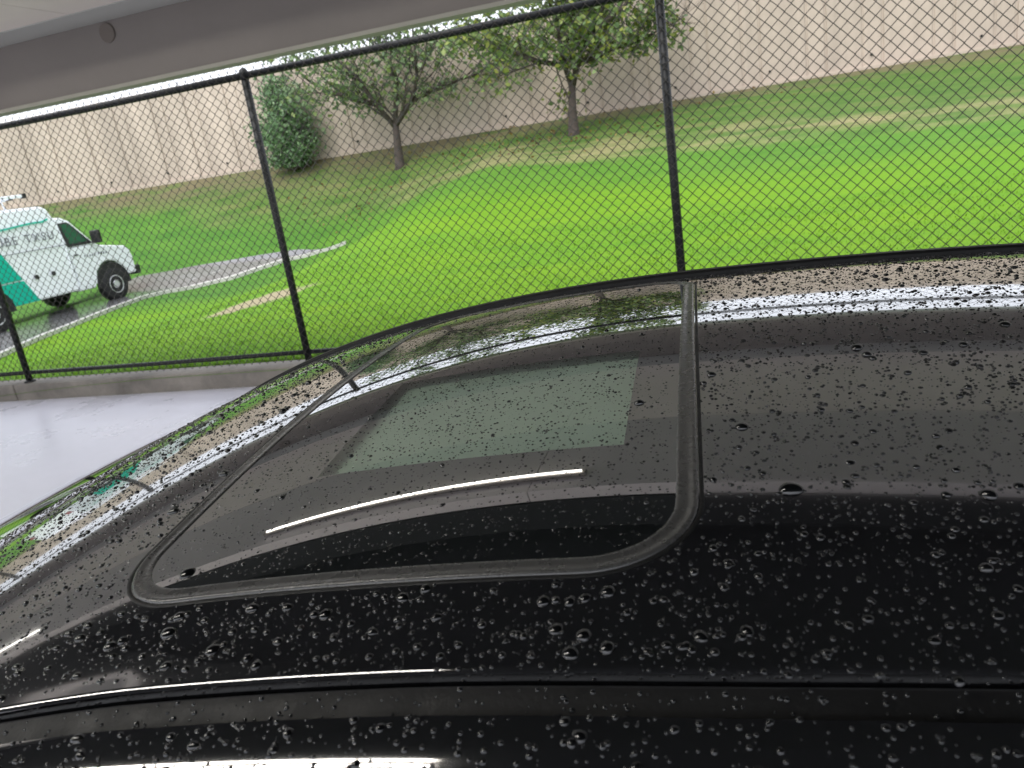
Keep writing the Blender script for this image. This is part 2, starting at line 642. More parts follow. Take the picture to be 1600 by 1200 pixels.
k = ~inside_drive(gx, gy) & (((gx + 6.75) / 0.95) ** 2 + ((gy - 9.15) / 0.5) ** 2 > 0.8 + 0.5 * rng.random(N))
gx, gy = gx[k], gy[k]
n = len(gx)
gz = hgt(gx, gy) + 0.03 * np.sin(gx * 0.7 + gy * 0.4) * np.clip((gy - 6) / 3, 0, 1) * np.clip((gx + 10) / 3, 0, 1) - 0.004
ang = rng.uniform(0, 6.283, n)
hh = rng.uniform(0.015, 0.04, n)
ww = rng.uniform(0.003, 0.007, n) * (0.7 + gy / 14)
lx, ly = rng.normal(0, 0.022, n), rng.normal(0, 0.022, n)
V = np.zeros((n, 3, 3))
V[:, 0] = np.stack([gx - np.cos(ang) * ww, gy - np.sin(ang) * ww, gz], 1)
V[:, 1] = np.stack([gx + np.cos(ang) * ww, gy + np.sin(ang) * ww, gz], 1)
V[:, 2] = np.stack([gx + lx, gy + ly, gz + hh], 1)
BLADE = leafmat("grass_blade", (0.09, 0.22, 0.005), (0.13, 0.27, 0.004), (0.18, 0.31, 0.008))
gb = big_mesh("grass", V.reshape(-1, 3), np.arange(n * 3).reshape(-1, 3), BLADE)
tag(gb, "short bright green grass of the lawn behind the fence", "grass", kind="stuff")

# ------------------------------------------------------------------ sound wall
WY, WZ0, WZ1 = 21.0, 2.15, 1.65 + 0.163 * 21.0
wall = empty("sound_wall", (-9, WY, 2.3))
tag(wall, "long beige concrete panel wall along the top of the grass bank", "wall")


def at_wall(o):
    o.location = (9, -WY, -2.3)
    return o


x = -40.0
i = 0
while x < 22:
    w = (1.05, 0.42, 0.8, 0.42)[i % 4]
    dy = (0.0, 0.02, 0.0, 0.02)[i % 4] + random.uniform(-0.004, 0.004)
    at_wall(MB().box(x + 0.025, x + w - 0.025, WY + dy, WY + 0.22, WZ0, WZ1).build("panel", WALLM, wall, bevel=0.016))
    x += w
    i += 1
at_wall(MB().box(-40, x, WY + 0.035, WY + 0.2, WZ0, WZ1 - 0.02).build("backing", WALLM, wall))
at_wall(MB().box(-40, x, WY - 0.05, WY + 0.02, WZ0, 2.42).build("footing", WALLD, wall, bevel=0.01))
for k in range(24):
    hx = -38 + k * 2.25 + 0.3
    at_wall(MB().lathe([(0.02, -0.012), (0.03, -0.012), (0.03, 0.03), (0.02, 0.03)], 12, 'y', (hx, WY - 0.01, 2.66)).build("drain_hole", HOLE, wall))

# ------------------------------------------------------------------ curb and fence
FY = 5.73
curb = empty("concrete_curb", (-2, FY, 0))
tag(curb, "low stained concrete curb carrying the black fence", "curb")
for k in range(12):
    x0 = -24 + k * 4.2
    c = MB().box(x0 + 0.004, x0 + 4.196, 5.63, 5.86, -0.4, 0.165).build("curb_block", CONC, curb, bevel=0.012)
    c.location = (2, -FY, 0)

fence = empty("chain_link_fence", (-2, FY, 0.165))
tag(fence, "black chain link fence with pipe posts and rails on the concrete curb", "fence")
FO = Vector((2, -FY, -0.165))
posts = [-0.525 + 3.275 * k for k in range(-5, 4)]
ZT, ZB = 2.555, 0.262


def fpart(mb, name, m, smooth=True, parent=fence):
    o = mb.build(name, m, parent, smooth)
    if parent is fence:
        o.location = FO
    return o


for px in posts:
    p = fpart(MB().tube([(px, FY, 0.15), (px, FY, ZT + 0.02)], 0.031, 14), "post", FENCE)
    fpart(MB().lathe([(0.036, ZT - 0.03), (0.038, ZT + 0.02), (0.03, ZT + 0.045), (0.008, ZT + 0.06)], 12, 'z', (px, FY, 0)), "post_cap", FENCE, parent=p)
    fpart(MB().lathe([(0.055, 0.162), (0.055, 0.178), (0.036, 0.185)], 12, 'z', (px, FY, 0)), "base_collar", FENCE, parent=p)
    for z in (0.7, 1.15, 1.6, 2.05):
        zz = z + random.uniform(-.05, .05)
        fpart(MB().tube([(px - 0.034, FY - 0.012, zz), (px - 0.02, FY - 0.036, zz), (px + 0.02, FY - 0.036, zz + 0.004), (px + 0.034, FY - 0.012, zz + 0.006), (px + 0.05, FY - 0.03, zz + 0.02)], 0.0028, 5), "wire_tie", WIRE, parent=p)
for a, b in zip(posts[:-1], posts[1:]):
    r1 = fpart(MB().tube([(a, FY, ZT), ((a + b) / 2, FY, ZT - 0.004), (b, FY, ZT)], 0.027, 12), "top_rail", FENCE)
    r2 = fpart(MB().tube([(a, FY, ZB), ((a + b) / 2, FY, ZB - 0.006), (b, FY, ZB)], 0.02, 12), "bottom_rail", FENCE)
    for t in (0.2, 0.4, 0.6, 0.8):
        tx = a + (b - a) * t + random.uniform(-.06, .06)
        for rr, zz, rd in ((r1, ZT, 0.03), (r2, ZB, 0.023)):
            fpart(MB().tube([(tx + 0.002 * q, FY + rd * math.sin(q * 0.9), zz + rd * math.cos(q * 0.9)) for q in range(8)] + [(tx + .02, FY - 0.02, zz + rd + 0.02)], 0.0028, 5), "wire_tie", WIRE, parent=rr)
    # woven wire of one bay: zigzag wires hooked into each other
    D = 0.0815
    mb_v, mb_f = [], []
    nz = int((ZT + 0.13 - 0.19) / (D / 2))
    nw = int(round((b - a) / (D / 2)))
    st = (b - a) / nw
    zz = 0.19 + np.arange(nz + 1) * D / 2
    rad = 0.0031
    for w_ in range(nw):
        ph = (np.arange(nz + 1) + w_) % 2
        xx = a + w_ * st + ph * (st + 0.002) + rng.normal(0, 0.0012, nz + 1)
        yy = FY - 0.034 + np.where(ph > 0, 0.004, -0.004)
        base = len(mb_v)
        for i in range(nz + 1):
            for ox, oy in ((-rad, 0), (0, -rad), (rad, 0), (0, rad)):
                mb_v.append((xx[i] + ox * 1.3, yy[i] + oy, zz[i]))
        for i in range(nz):
            for q in range(4):
                mb_f.append((base + i * 4 + q, base + i * 4 + (q + 1) % 4, base + (i + 1) * 4 + (q + 1) % 4, base + (i + 1) * 4 + q))
    wm = big_mesh("wire_mesh", np.array(mb_v), np.array(mb_f), WIRE, fence, smooth=True)
    wm.location = FO
    wm["kind"] = "stuff"

# ------------------------------------------------------------------ canopy over the parking bay
BY = 4.62
can = empty("parking_canopy", (-2, BY, 0))
tag(can, "beige canopy beam and soffit over the parking bay", "canopy")


def cpart(mb, name, m, bevel=0.0, parent=can):
    o = mb.build(name, m, parent, bevel=bevel)
    if parent is can:
        o.location = (2, -BY, 0)
    return o


X0, X1 = -22, 20
SZ = 2.876
fb = cpart(MB().box(X0, X1, BY, BY + 0.115, 2.470, 3.35), "edge_beam", BEAM)
cpart(MB().box(X0, X1, BY - 0.012, BY + 0.118, 2.462, 2.4695), "beam_lip", LIP, parent=fb)
cpart(MB().box(X0, X1, BY - 0.012, BY - 0.001, 2.4695, 2.486), "beam_lip", LIP, parent=fb)
cpart(MB().box(X0, X1, 4.31, BY - 0.002, SZ, SZ + 0.06), "cove_strip", COVE, 0.004)
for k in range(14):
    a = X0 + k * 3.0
    cpart(MB().box(a + 0.002, a + 2.998, 3.152, 4.307, SZ + 0.004, SZ + 0.08), "soffit_panel", SOFF_LIT, 0.002)
    cpart(MB().box(a + 0.002, a + 2.998, 2.40, 3.148, SZ + 0.004, SZ + 0.08), "soffit_panel", SOFF_DIM, 0.002)
cpart(MB().box(X0, X1, -2.4, 2.395, 3.16, 3.3), "dark_deck", DECK)
cpart(MB().box(X0, X1, 2.39, BY - 0.003, SZ + 0.085, 3.3), "deck_edge", DECK)
pl = cpart(MB().lathe([(0.058, -0.010), (0.062, -0.007), (0.062, 0.01)], 28, 'y', (-4.02, BY - 0.002, 2.806)), "cover_plate", COVER)
for cx_ in (-14.5, 8.0):
    for cy_ in (4.9, -2.2):
        cpart(MB().box(cx_ - 0.2, cx_ + 0.2, cy_ - 0.14, cy_ + 0.14, 0, 3.3 if cy_ > 0 else 3.16), "column", BEAM, 0.02)

# lit tube lamp under the soffit (seen mirrored in the roof)
def tube_lamp(x0, x1, y, z, rows, rad, label, hw=0.02, lit=LAMP):
    lo = empty("tube_lamp", ((x0 + x1) / 2, y, z))
    tag(lo, label, "lamp", "tube lamps under the canopy")
    parts = [MB().box(x0 - 0.02, x1 + 0.02, y - hw, y + hw, z - 0.02, z + 0.003).build("housing", BEAM, lo, bevel=0.004)]
    for dy in rows:
        parts.append(MB().tube([(x0, y + dy, z - 0.022 - rad), (x1, y + dy, z - 0.022 - rad)], rad, 12).build("tube", lit, lo, True))
    for o in parts:
        o.location = (-(x0 + x1) / 2, -y, -z)


tube_lamp(-2.62, -0.76, 2.52, SZ, (0,), 0.0055, "slim lit tube lamp under the soffit mirrored in the sunroof glass")
tube_lamp(-6.8, -4.95, 2.52, SZ, (0,), 0.0055, "slim lit tube lamp under the soffit ahead of the car")
tube_lamp(-7.0, -0.86, 0.24, 3.16, (-0.07, 0.07), 0.02, "twin tube lamp under the dark deck above the car", 0.11, LAMP2)

# ------------------------------------------------------------------ trees
def branch_tree(name, base, limbs, radius, leaf_n, leaf_size, crown, material, label, sparse, seed, depth=3):
    r = random.Random(seed)
    root = empty(name, base)
    tag(root, label, "tree")
    B = Vector(base)
    mb = MB()
    tips = []

    def grow(p, d, length, rad, lev):
        pts, rads = [p.copy()], [rad]
        q, dd = p.copy(), d.copy()
        n = 5
        for i in range(n):
            dd = (dd + Vector((r.gauss(0, .16), r.gauss(0, .16), r.gauss(0.03, .1)))).normalized()
            q = q + dd * (length / n)
            pts.append(q.copy())
            rads.append(rad * (1 - 0.62 * (i + 1) / n))
            if lev > 0 and i >= 1:
                for _ in range(1 if lev > 1 else 2):
                    s = (dd + Vector((r.uniform(-1, 1), r.uniform(-1, 1), r.uniform(-.45, .8))) * 0.95).normalized()
                    grow(q, s, length * r.uniform(.45, .7), rads[-1] * 0.62, lev - 1)
            if lev <= 1:
                tips.append(q.copy())
        mb.tube(pts, rads, 6 if lev > 1 else 4)
        tips.append(q.copy())

    # main trunk and limbs as laid out
    trunk = limbs[0]
    pts = [Vector(p) - B for p in trunk]
    fl = [pts[0] + Vector((0, 0, -0.15))] + pts
    rad = [radius * 1.7, radius * 1.15] + [radius * (1 - 0.16 * i) for i in range(1, len(pts))]
    tm = MB()
    tm.tube(fl, rad, 12)
    for L_ in limbs[1:]:
        P = [Vector(p) - B for p in L_]
        n = len(P)
        rr = [radius * 0.62 * (1 - 0.6 * i / (n - 1)) for i in range(n)]
        tm.tube(P, rr, 8)
        for i in range(1, n):
            seg = (P[i] - P[i - 1])
            for _ in range(3):
                t_ = r.random()
                s = (seg.normalized() + Vector((r.uniform(-1, 1), r.uniform(-1, 1), r.uniform(-.5, .6))) * 1.0).normalized()
                grow(P[i - 1] + seg * t_, s, r.uniform(.7, 1.5), rr[i] * 0.5, depth - 2)
        grow(P[-1], (P[-1] - P[-2]).normalized(), 1.2, rr[-1], depth - 1)
    tm.build("trunk", BARK, root, True)
    mb.build("branch", BARK, root, True)
    # leaves gathered in clumps around the twigs
    cx0, cx1, cz0 = crown
    T = np.array([tuple(t) for t in tips])
    T = T[(T[:, 2] > cz0) & (T[:, 0] > cx0) & (T[:, 0] < cx1)]
    sel = T[rng.integers(0, len(T), max(8, int(len(T) * sparse)))]
    c = sel[rng.integers(0, len(sel), leaf_n)] + rng.normal(0, 0.17, (leaf_n, 3)) - np.array([0, 0, 0.1])
    leaves(root, c, leaf_size, material)
    return root


def leaves(root, c, size, material, name="crown", up=0.3):
    n = len(c)
    a = rng.normal(0, 1, (n, 3))
    a[:, 2] = a[:, 2] * 0.6 - 0.35
    a /= np.linalg.norm(a, axis=1, keepdims=True)
    b = np.cross(a, rng.normal(0, 1, (n, 3)))
    b /= np.linalg.norm(b, axis=1, keepdims=True)
    s = size * rng.uniform(0.6, 1.3, (n, 1))
    V = np.zeros((n, 4, 3))
    V[:, 0] = c
    V[:, 1] = c + a * s * 0.5 + b * s * 0.32
    V[:, 2] = c + a * s
    V[:, 3] = c + a * s * 0.5 - b * s * 0.32
    o = big_mesh(name, V.reshape(-1, 3), np.arange(n * 4).reshape(-1, 4), material, root)
    return o


LEAF1 = leafmat("leaf_dark", (0.12, 0.185, 0.095), (0.19, 0.275, 0.12), (0.27, 0.34, 0.10))
LEAF2 = leafmat("leaf_light", (0.11, 0.18, 0.07), (0.19, 0.275, 0.085), (0.3, 0.32, 0.06))
LEAF3 = leafmat("leaf_shrub", (0.12, 0.21, 0.11), (0.19, 0.31, 0.15), (0.26, 0.38, 0.18))
s1 = 19.9 / 18.3
b1 = (-9.04, 19.9, 1.79)


def P1(x, z, dy=0.0):
    return (x * s1, 19.9 + dy, 1.65 + (z - 1.65) * s1)


branch_tree("young_tree", b1,
            [[b1, P1(-8.27, 2.3), P1(-8.23, 2.8)],
             [P1(-8.24, 2.7), P1(-8.6, 3.34, -.2), P1(-8.81, 3.96, -.5), P1(-9.3, 4.5, -.6)],
             [P1(-8.23, 2.8), P1(-8.09, 3.7, .2), P1(-8.22, 4.3, .1), P1(-8.4, 5.04, .2)],
             [P1(-8.23, 2.75), P1(-7.68, 3.19, -.1), P1(-7.35, 3.7, -.3), P1(-7.2, 4.4, -.5)],
             [P1(-8.6, 3.3, -.2), P1(-9.1, 3.5, -.5), P1(-9.9, 3.9, -.4)],
             [P1(-7.6, 3.25, -.1), P1(-7.0, 3.5, .5), P1(-6.2, 3.6, .6)]],
            0.12, 5600, 0.14, (-3.2, 3.6, 0.6), LEAF1,
            "bare limbed young tree beside the round shrub", 0.36, 3)
b2 = (-3.99, 19.0, 1.92)
s2 = 19.0 / 18.6


def P2(x, z, dy=0.0):
    return (x * s2, 19.0 + dy, 1.65 + (z - 1.65) * s2)


branch_tree("leafy_tree", b2,
            [[b2, P2(-3.88, 2.4), P2(-3.82, 2.95)],
             [P2(-3.82, 2.9), P2(-3.98, 3.5, .1), P2(-3.95, 4.2, -.2), P2(-4.1, 4.9, -.2)],
             [P2(-3.82, 2.9), P2(-3.6, 3.4, -.1), P2(-3.4, 3.9, -.3), P2(-3.1, 4.6, -.4)],
             [P2(-3.9, 3.4), P2(-4.55, 3.6, -.4), P2(-5.1, 3.9, -.6)],
             [P2(-3.6, 3.4), P2(-2.9, 3.6, .4), P2(-2.3, 3.7, .5)],
             [P2(-3.5, 3.7), P2(-2.8, 4.1, -.5), P2(-2.2, 4.4, -.7)]],
            0.12, 8500, 0.15, (-2.4, 2.6, 0.75), LEAF2,
            "leafy tree with some yellow leaves nearest the middle fence post", 0.5, 5)

# round shrub against the wall
sh = empty("round_shrub", (-12.6, 20.45, 2.15))
tag(sh, "dense rounded green shrub against the beige wall", "shrub")
stem = MB()
cen = []
for k in range(80):
    az, rr_ = random.uniform(0, 6.28), random.uniform(0.1, 1.0) ** 0.5
    top = random.uniform(0.3, 2.5)
    wid = 0.95 * math.sin(math.pi * min(1, max(0.12, (top + 0.75) / 3.4))) ** 0.8
    e = Vector((math.cos(az) * rr_ * wid, math.sin(az) * rr_ * wid * 0.7, top))
    m_ = e * 0.5 + Vector((0, 0, 0.12))
    stem.tube([Vector((e.x * .1, e.y * .1, 0)), m_, e], [0.025, 0.014, 0.005], 5)
    for t_ in (0.35, .5, .62, 0.75, 0.88, 1.0):
        cen.append(e * t_ + Vector((0, 0, 0.1 * (1 - t_))))
stem.build("stem", BARK, sh, True)
cen = np.array([tuple(c) for c in cen])
cen = cen[rng.integers(0, len(cen), 10000)] + rng.normal(0, 0.15, (10000, 3))
cen = cen[cen[:, 2] > 0.12]
leaves(sh, cen, 0.12, LEAF3)

# fallen leaves under the trees: one mass
nl = 900
fx = np.concatenate([rng.normal(-8.6, 2.2, nl // 2), rng.normal(-3.6, 2.4, nl // 2)])
fy = np.clip(rng.normal(19.3, 1.1, nl), 15.5, 20.9)
fc_ = np.stack([fx, fy, hgt(fx, fy) + 0.02], 1)
LITTER = leafmat("fallen_leaf", (0.12, 0.07, 0.03), (0.22, 0.14, 0.05), (0.34, 0.25, 0.08))
fl_ = leaves(None, fc_, 0.085, LITTER, "fallen_leaves")
tag(fl_, "brown fallen leaves scattered on the grass under the trees", "fallen leaves", kind="stuff")

# ------------------------------------------------------------------ service van
van = empty("service_van", (-15.8, 13.35, -0.33), math.radians(90))
tag(van, "white service van with teal side panel parked on the wet driveway", "van")
W = 1.0


def taper(mb, z0, k):
    mb.v = [(x, y - math.copysign(max(0, z - z0) * k, y), z) for x, y, z in mb.v]
    return mb


body_prof = [(-2.9, .45), (.62, .45), (.62, 1.45), (.55, 1.95), (.47, 2.33), (.36, 2.40), (-2.75, 2.44), (-2.9, 2.3)]
svc = MB()
ys_ = [(-W, 0), (W, 0)]
svc.prism(body_prof, -W, W)
taper(svc, 1.9, 0.28)
svc = svc.build("service_body", WHITE, van, bevel=0.05)
cab_prof = [(.6, .42), (1.1, .42), (1.22, .75), (1.45, .93), (1.65, .97), (1.88, .92), (2.06, .72), (2.1, .55), (2.45, .55), (2.46, .95), (2.4, 1.15), (2.28, 1.24), (1.55, 1.36), (1.42, 1.44), (.98, 2.02), (.82, 2.1), (.6, 2.12)]
cab = MB().prism(cab_prof, -W * .985, W * .985)
taper(cab, 1.3, 0.2)
cab = cab.build("cab", WHITE, van, bevel=0.04)


def side_plate(poly, name, m, y=-W, off=0.006, parent=van, z0=1.3, k=0.2):
    vs = []
    for o_ in (off, -0.01):
        for x_, z_ in poly:
            yy = abs(y) + o_ - max(0, z_ - z0) * k
            vs.append((x_, math.copysign(yy, y), z_))
    n = len(poly)
    fs = [tuple(range(n)), tuple(range(2 * n - 1, n - 1, -1))] + [(i, (i + 1) % n, (i + 1) % n + n, i + n) for i in range(n)]
    return MB().add(vs, fs).build(name, m, parent)


for s in (-1, 1):
    Y_ = s * W * .985
    door = side_plate([(.64, .5), (1.14, .5), (1.22, .8), (1.3, 1.0), (1.3, 1.36), (1.25, 1.4), (.64, 1.4)], "door", WHITE, Y_, 0.006, cab)
    side_plate([(.66, 1.44), (.63, 1.98), (.9, 1.985), (.98, 1.93), (1.36, 1.44)], "window_frame", DARKP, Y_, 0.005, cab)
    side_plate([(.74, 1.5), (.7, 1.95), (.88, 1.955), (.95, 1.9), (1.24, 1.5)], "side_window", VGLASS, Y_, 0.009, cab)
    MB().box(.72, .82, Y_ - .02, Y_ + .02, 1.22, 1.25).build("door_handle", DARKP, cab)
    mm_ = MB().box(1.3, 1.42, min(s * 1.0, s * 1.24), max(s * 1.0, s * 1.24), 1.42, 1.72).build("side_mirror", DARKP, cab, bevel=0.03)
    # teal panel with a pale slit, and thin teal line above
    side_plate([(-2.2, .46), (-.5, .46), (-.75, .93), (-2.2, .93)], "teal_panel", TEAL, s * W, 0.004, svc, 1.9, .28)
    side_plate([(-2.2, .96), (-.765, .96), (-1.08, 1.56), (-1.6, 1.62), (-2.2, 1.62)], "teal_panel", TEAL, s * W, 0.004, svc, 1.9, .28)
    pts = [(-2.6 + .2 * q, 2.06 + .03 * math.sin(q * .6)) for q in range(15)] + [(.36, 2.13)]
    side_plate(pts + [(p[0], p[1] - .035) for p in pts[::-1]], "teal_line", TEAL, s * W, 0.004, svc, 1.9, .28)
    side_plate([(-2.85, 1.5), (.58, 1.5), (.58, 1.512), (-2.85, 1.512)], "panel_seam", INK, s * W, 0.002, svc, 1.9, .28)
    for hx in (-.42, .02):
        MB().lathe([(0.05, 0.0), (0.05, 0.02), (0.03, 0.03)], 14, 'y', (hx, 0, 0)).build("latch", DARKP, svc).location = (0, s * W + (0.0 if s > 0 else -0.028), .95)
    # wheel arches
    for ax_, nm in ((1.65, cab), (-1.65, svc)):
        arc = [(ax_ + .52 * math.cos(q), .42 + .5 * math.sin(q)) for q in np.linspace(-.1, math.pi + .1, 22)]
        side_plate(arc, "wheel_arch", BLACKT, s * W, 0.008, nm)
    for q in range(9):
        zt = 1.15 + random.uniform(-.01, .01)
        xx = 1.0 + q * .075 + (0.05 if q > 4 else 0)
        side_plate([(xx, zt), (xx + .018, zt), (xx + .018, zt + .045), (xx, zt + .045)] if q % 2 else [(xx, zt), (xx + .02, zt), (xx + .03, zt + .045), (xx + .012, zt + .045)], "small_print", INK, s * W * .985, 0.011, cab)
for ax_ in (1.65, -1.65):
    for s in (-1, 1):
        ty = MB().lathe([(.2, -.12), (.33, -.13), (.385, -.09), (.395, 0), (.385, .09), (.33, .13), (.2, .12)], 30, 'y').build("tyre", BLACKT, None, True)
        wh = empty("wheel", (ax_, s * .92, .39))
        wh.parent = van
        ty.parent = wh
        rim = MB().lathe([(.05, -.135), (.09, -.13), (.12, -.1), (.17, -.095), (.2, -.125), (.215, -.128), (.215, .12), (.05, .12)], 26, 'y').build("rim", RIMM, wh, True)
        if s > 0:
            rim.rotation_euler = (0, 0, math.pi)
MB().box(2.44, 2.62, -.98, .98, .5, .72).build("front_bumper", DARKP, van, bevel=0.04)
MB().box(2.44, 2.485, -.55, .55, .82, 1.12).build("grille", DARKP, van)
for s in (-1, 1):
    MB().box(2.42, 2.49, s * .6 if s > 0 else -.88, .88 if s > 0 else -.6, .84, 1.1).build("headlight", CLEAR, van, bevel=0.02)
    MB().box(-2.93, -2.89, .75 if s > 0 else -.9, .9 if s > 0 else -.75, 1.0, 1.4).build("tail_light", REDL, van)
MB().add([(1.44, -.86, 1.46), (1.44, .86, 1.46), (1.02, .74, 2.0), (1.02, -.74, 2.0)], [(0, 1, 2, 3)]).build("windscreen", VGLASS, van).location = (.012, 0, .008)
# roof rack with a ladder lying on it
rack = MB()
for s in (-.62, .62):
    rack.tube([(-2.6, s, 2.6), (-.25, s, 2.6)], .022, 8)
for xx in (-2.5, -1.4, -.4):
    rack.tube([(xx, -.72, 2.42), (xx, -.66, 2.6), (xx, .66, 2.6), (xx, .72, 2.42)], .022, 8)
rack.build("roof_rack", WHITE, van, True)
lad = empty("ladder", (-15.3, 13.35, -0.33), math.radians(90))
tag(lad, "white ladder lying on the roof rack of the service van", "ladder")
for s in (-.2, .2):
    MB().tube([(-2.7, s, 2.66), (.12, s, 2.66)], .036, 8).build("ladder_rail", WHITE, lad)
for q in range(9):
    MB().tube([(-2.6 + q * .32, -.2, 2.66), (-2.6 + q * .32, .2, 2.66)], .018, 6).build("rung", WHITE, lad)
for s in (-.2, .2):
    MB().box(.1, .19, s - .045, s + .045, 2.61, 2.71).build("ladder_foot", BLACKT, lad)
# side lettering
adv = 0.0
for ch in "UBE TXSU":
    if ch == " ":
        adv += 0.14
        continue
    cu = bpy.data.curves.new("letter", 'FONT')
    cu.body = ch
    cu.size = 0.25
    cu.extrude = 0.002
    ob = bpy.data.objects.new("letter_tmp", cu)
    COL.objects.link(ob)
    dg = bpy.context.evaluated_depsgraph_get()
    me = bpy.data.meshes.new_from_object(ob.evaluated_get(dg))
    bpy.data.objects.remove(ob)
    me.materials.clear()
    me.materials.append(INK)
    lt = bpy.data.objects.new("letter", me)
    COL.objects.link(lt)
    lt.parent = svc
    lt.rotation_euler = (math.radians(90), 0, 0)
    lt.location = (-1.12 + adv, -W - 0.006, 1.68)
    adv += max(p.co.x for p in me.vertices) + 0.05

# ------------------------------------------------------------------ the black car
TH = math.radians(3.7)
CT, ST = math.cos(TH), math.sin(TH)
car = empty("black_car", (-0.35 * CT - 0.79 * ST, -0.35 * ST + 0.79 * CT, 0), TH)
tag(car, "rain beaded black car with a sunroof filling the foreground", "car")
CO = Vector((0.35, -0.79, 0))


def kpart(o):
    o.location = CO
    return o


def d_u(u):
    u = np.asarray(u, float)
    return np.where(u < 0, 0.135 * u ** 2 + 0.075 * u ** 4, 0.045 * u ** 2 + 0.03 * np.abs(u) ** 3)


NEAR_W, FAR_W = 0.322, 1.25


def edge_lift(u, w):
    """shallow gutter just inside the near and far roof edge"""
    t = np.clip((0.02 - np.asarray(u, float)) / 0.2, 0, 1)
    t2 = np.clip((np.asarray(u, float) + 0.50) / 0.14, 0, 1)
    return 1.2 * np.clip(0.378 - w, 0, 1) ** 2 * t * t * (3 - 2 * t) * t2


def roof_z(u, w):
    w = np.asarray(w, float)
    return EYE - 0.211 - 0.13 * (w - 0.92) ** 2 - d_u(u) + edge_lift(u, w)


def roof_n(u, w):
    e = 1e-3
    zu = (roof_z(u + e, w) - roof_z(u - e, w)) / (2 * e)
    zw = (roof_z(u, w + e) - roof_z(u, w - e)) / (2 * e)
    n = np.stack([-zu, -zw, np.ones_like(zu)], -1)
    return n / np.linalg.norm(n, axis=-1, keepdims=True)


SU0, SU1, SW0, SW1 = -0.456, -0.012, 0.402, 1.205     # outer rim of the sunroof seal


def rrect(u0, u1, w0, w1, r, n=10):
    P = []
    for (cu_, cw_, a0) in ((u1 - r, w0 + r, -90), (u1 - r, w1 - r, 0), (u0 + r, w1 - r, 90), (u0 + r, w0 + r, 180)):
        for k in range(n + 1):
            a = math.radians(a0 + 90 * k / n)
            P.append((cu_ + r * math.cos(a), cw_ + r * math.sin(a)))
    # resample long sides
    Q = []
    m = len(P)
    for i in range(m):
        a, b = np.array(P[i]), np.array(P[(i + 1) % m])
        k = max(1, int(np.linalg.norm(b - a) / 0.02))
        for j in range(k):
            Q.append(a + (b - a) * j / k)
    return np.array(Q)


def sd_rr(u, w, r=0.075, ins=0.0):
    """signed distance to the seal's outer rounded rectangle"""
    cu_, cw_ = (SU0 + SU1) / 2, (SW0 + SW1) / 2
    qx = np.abs(u - cu_) - ((SU1 - SU0) / 2 - r)
    qy = np.abs(w - cw_) - ((SW1 - SW0) / 2 - r)
    return np.hypot(np.maximum(qx, 0), np.maximum(qy, 0)) + np.minimum(np.maximum(qx, qy), 0) - r


def edge_off(u):
    """the near roof edge runs slightly outward towards the windscreen"""
    return 0.005 + 0.03 * np.clip(u, -0.6, 0.15)


# roof skin with the sunroof opening cut out
us = np.linspace(-0.90, 0.95, 240)
ws = np.linspace(NEAR_W + 0.006, FAR_W, 130)
U, Wg = np.meshgrid(us, ws)
Wg = Wg + edge_off(U) * np.clip((0.40 - Wg) / 0.06, 0, 1)
v = np.stack([U.ravel(), Wg.ravel(), roof_z(U, Wg).ravel()], 1)
nx, ny = len(us), len(ws)
ii = np.arange((ny - 1) * (nx - 1))
r_, c_ = ii // (nx - 1), ii % (nx - 1)
a_ = r_ * nx + c_
q = np.stack([a_, a_ + 1, a_ + nx + 1, a_ + nx], 1)
cu_ = v[q].mean(1)
q = q[sd_rr(cu_[:, 0], cu_[:, 1]) > -0.012]
roof = kpart(big_mesh("roof", v, q, PAINT, car, smooth=True))


def strip(name, prof, m, u0=-0.9, u1=0.95, n=120, parent=car, smooth=True):
    """sweep a cross-section (w, dz, refw) along the roof edge"""
    vs, fs = [], []
    uu = np.linspace(u0, u1, n)
    for u in uu:
        off = edge_off(u) if prof[0][0] < 0.7 else 0.0
        for w_, dz, rw in prof:
            vs.append((u, w_ + off, float(roof_z(u, rw + off)) + dz))
    k = len(prof)
    for i in range(n - 1):
        for j in range(k - 1):
            a = i * k + j
            fs.append((a, a + k, a + k + 1, a + 1))
    o = new_obj(name, vs, fs, m, parent, smooth)
    o.data.set_sharp_from_angle(angle=math.radians(28))
    if parent is car:
        kpart(o)
    return o


# near roof edge: rolled lip into the gutter, trim moulding, then the rounded cant rail
R0 = NEAR_W + 0.006
lip = [(R0 - 0.005 * math.sin(t), -0.006 * (1 - math.cos(t)), R0) for t in np.linspace(0, math.pi * 0.28, 6)] + [(R0 - 0.0041, -0.02, R0)]
strip("roof_flange", lip, PAINT)
M0 = R0 - 0.0055
mould = [(M0, -0.02, R0), (M0 - 0.0005, -0.008, R0)] + [(M0 - 0.001 - 0.0165 * t, -0.0085 - 0.0035 * t - 0.004 * t * t, R0) for t in np.linspace(0, 1, 10)] + [(M0 - 0.018, -0.024, R0)]
strip("roof_moulding", mould, RUBBER)
C0 = M0 - 0.0195
cant = [(C0, -0.022, R0), (C0 - 0.0003, -0.012, R0)]
for t in np.linspace(0, 1, 22):
    a = t * math.pi * 0.46
    cant.append((C0 - 0.001 - 0.085 * math.sin(a), -0.0095 - 0.11 * (1 - math.cos(a)), R0))
strip("cant_rail", cant, PAINT)
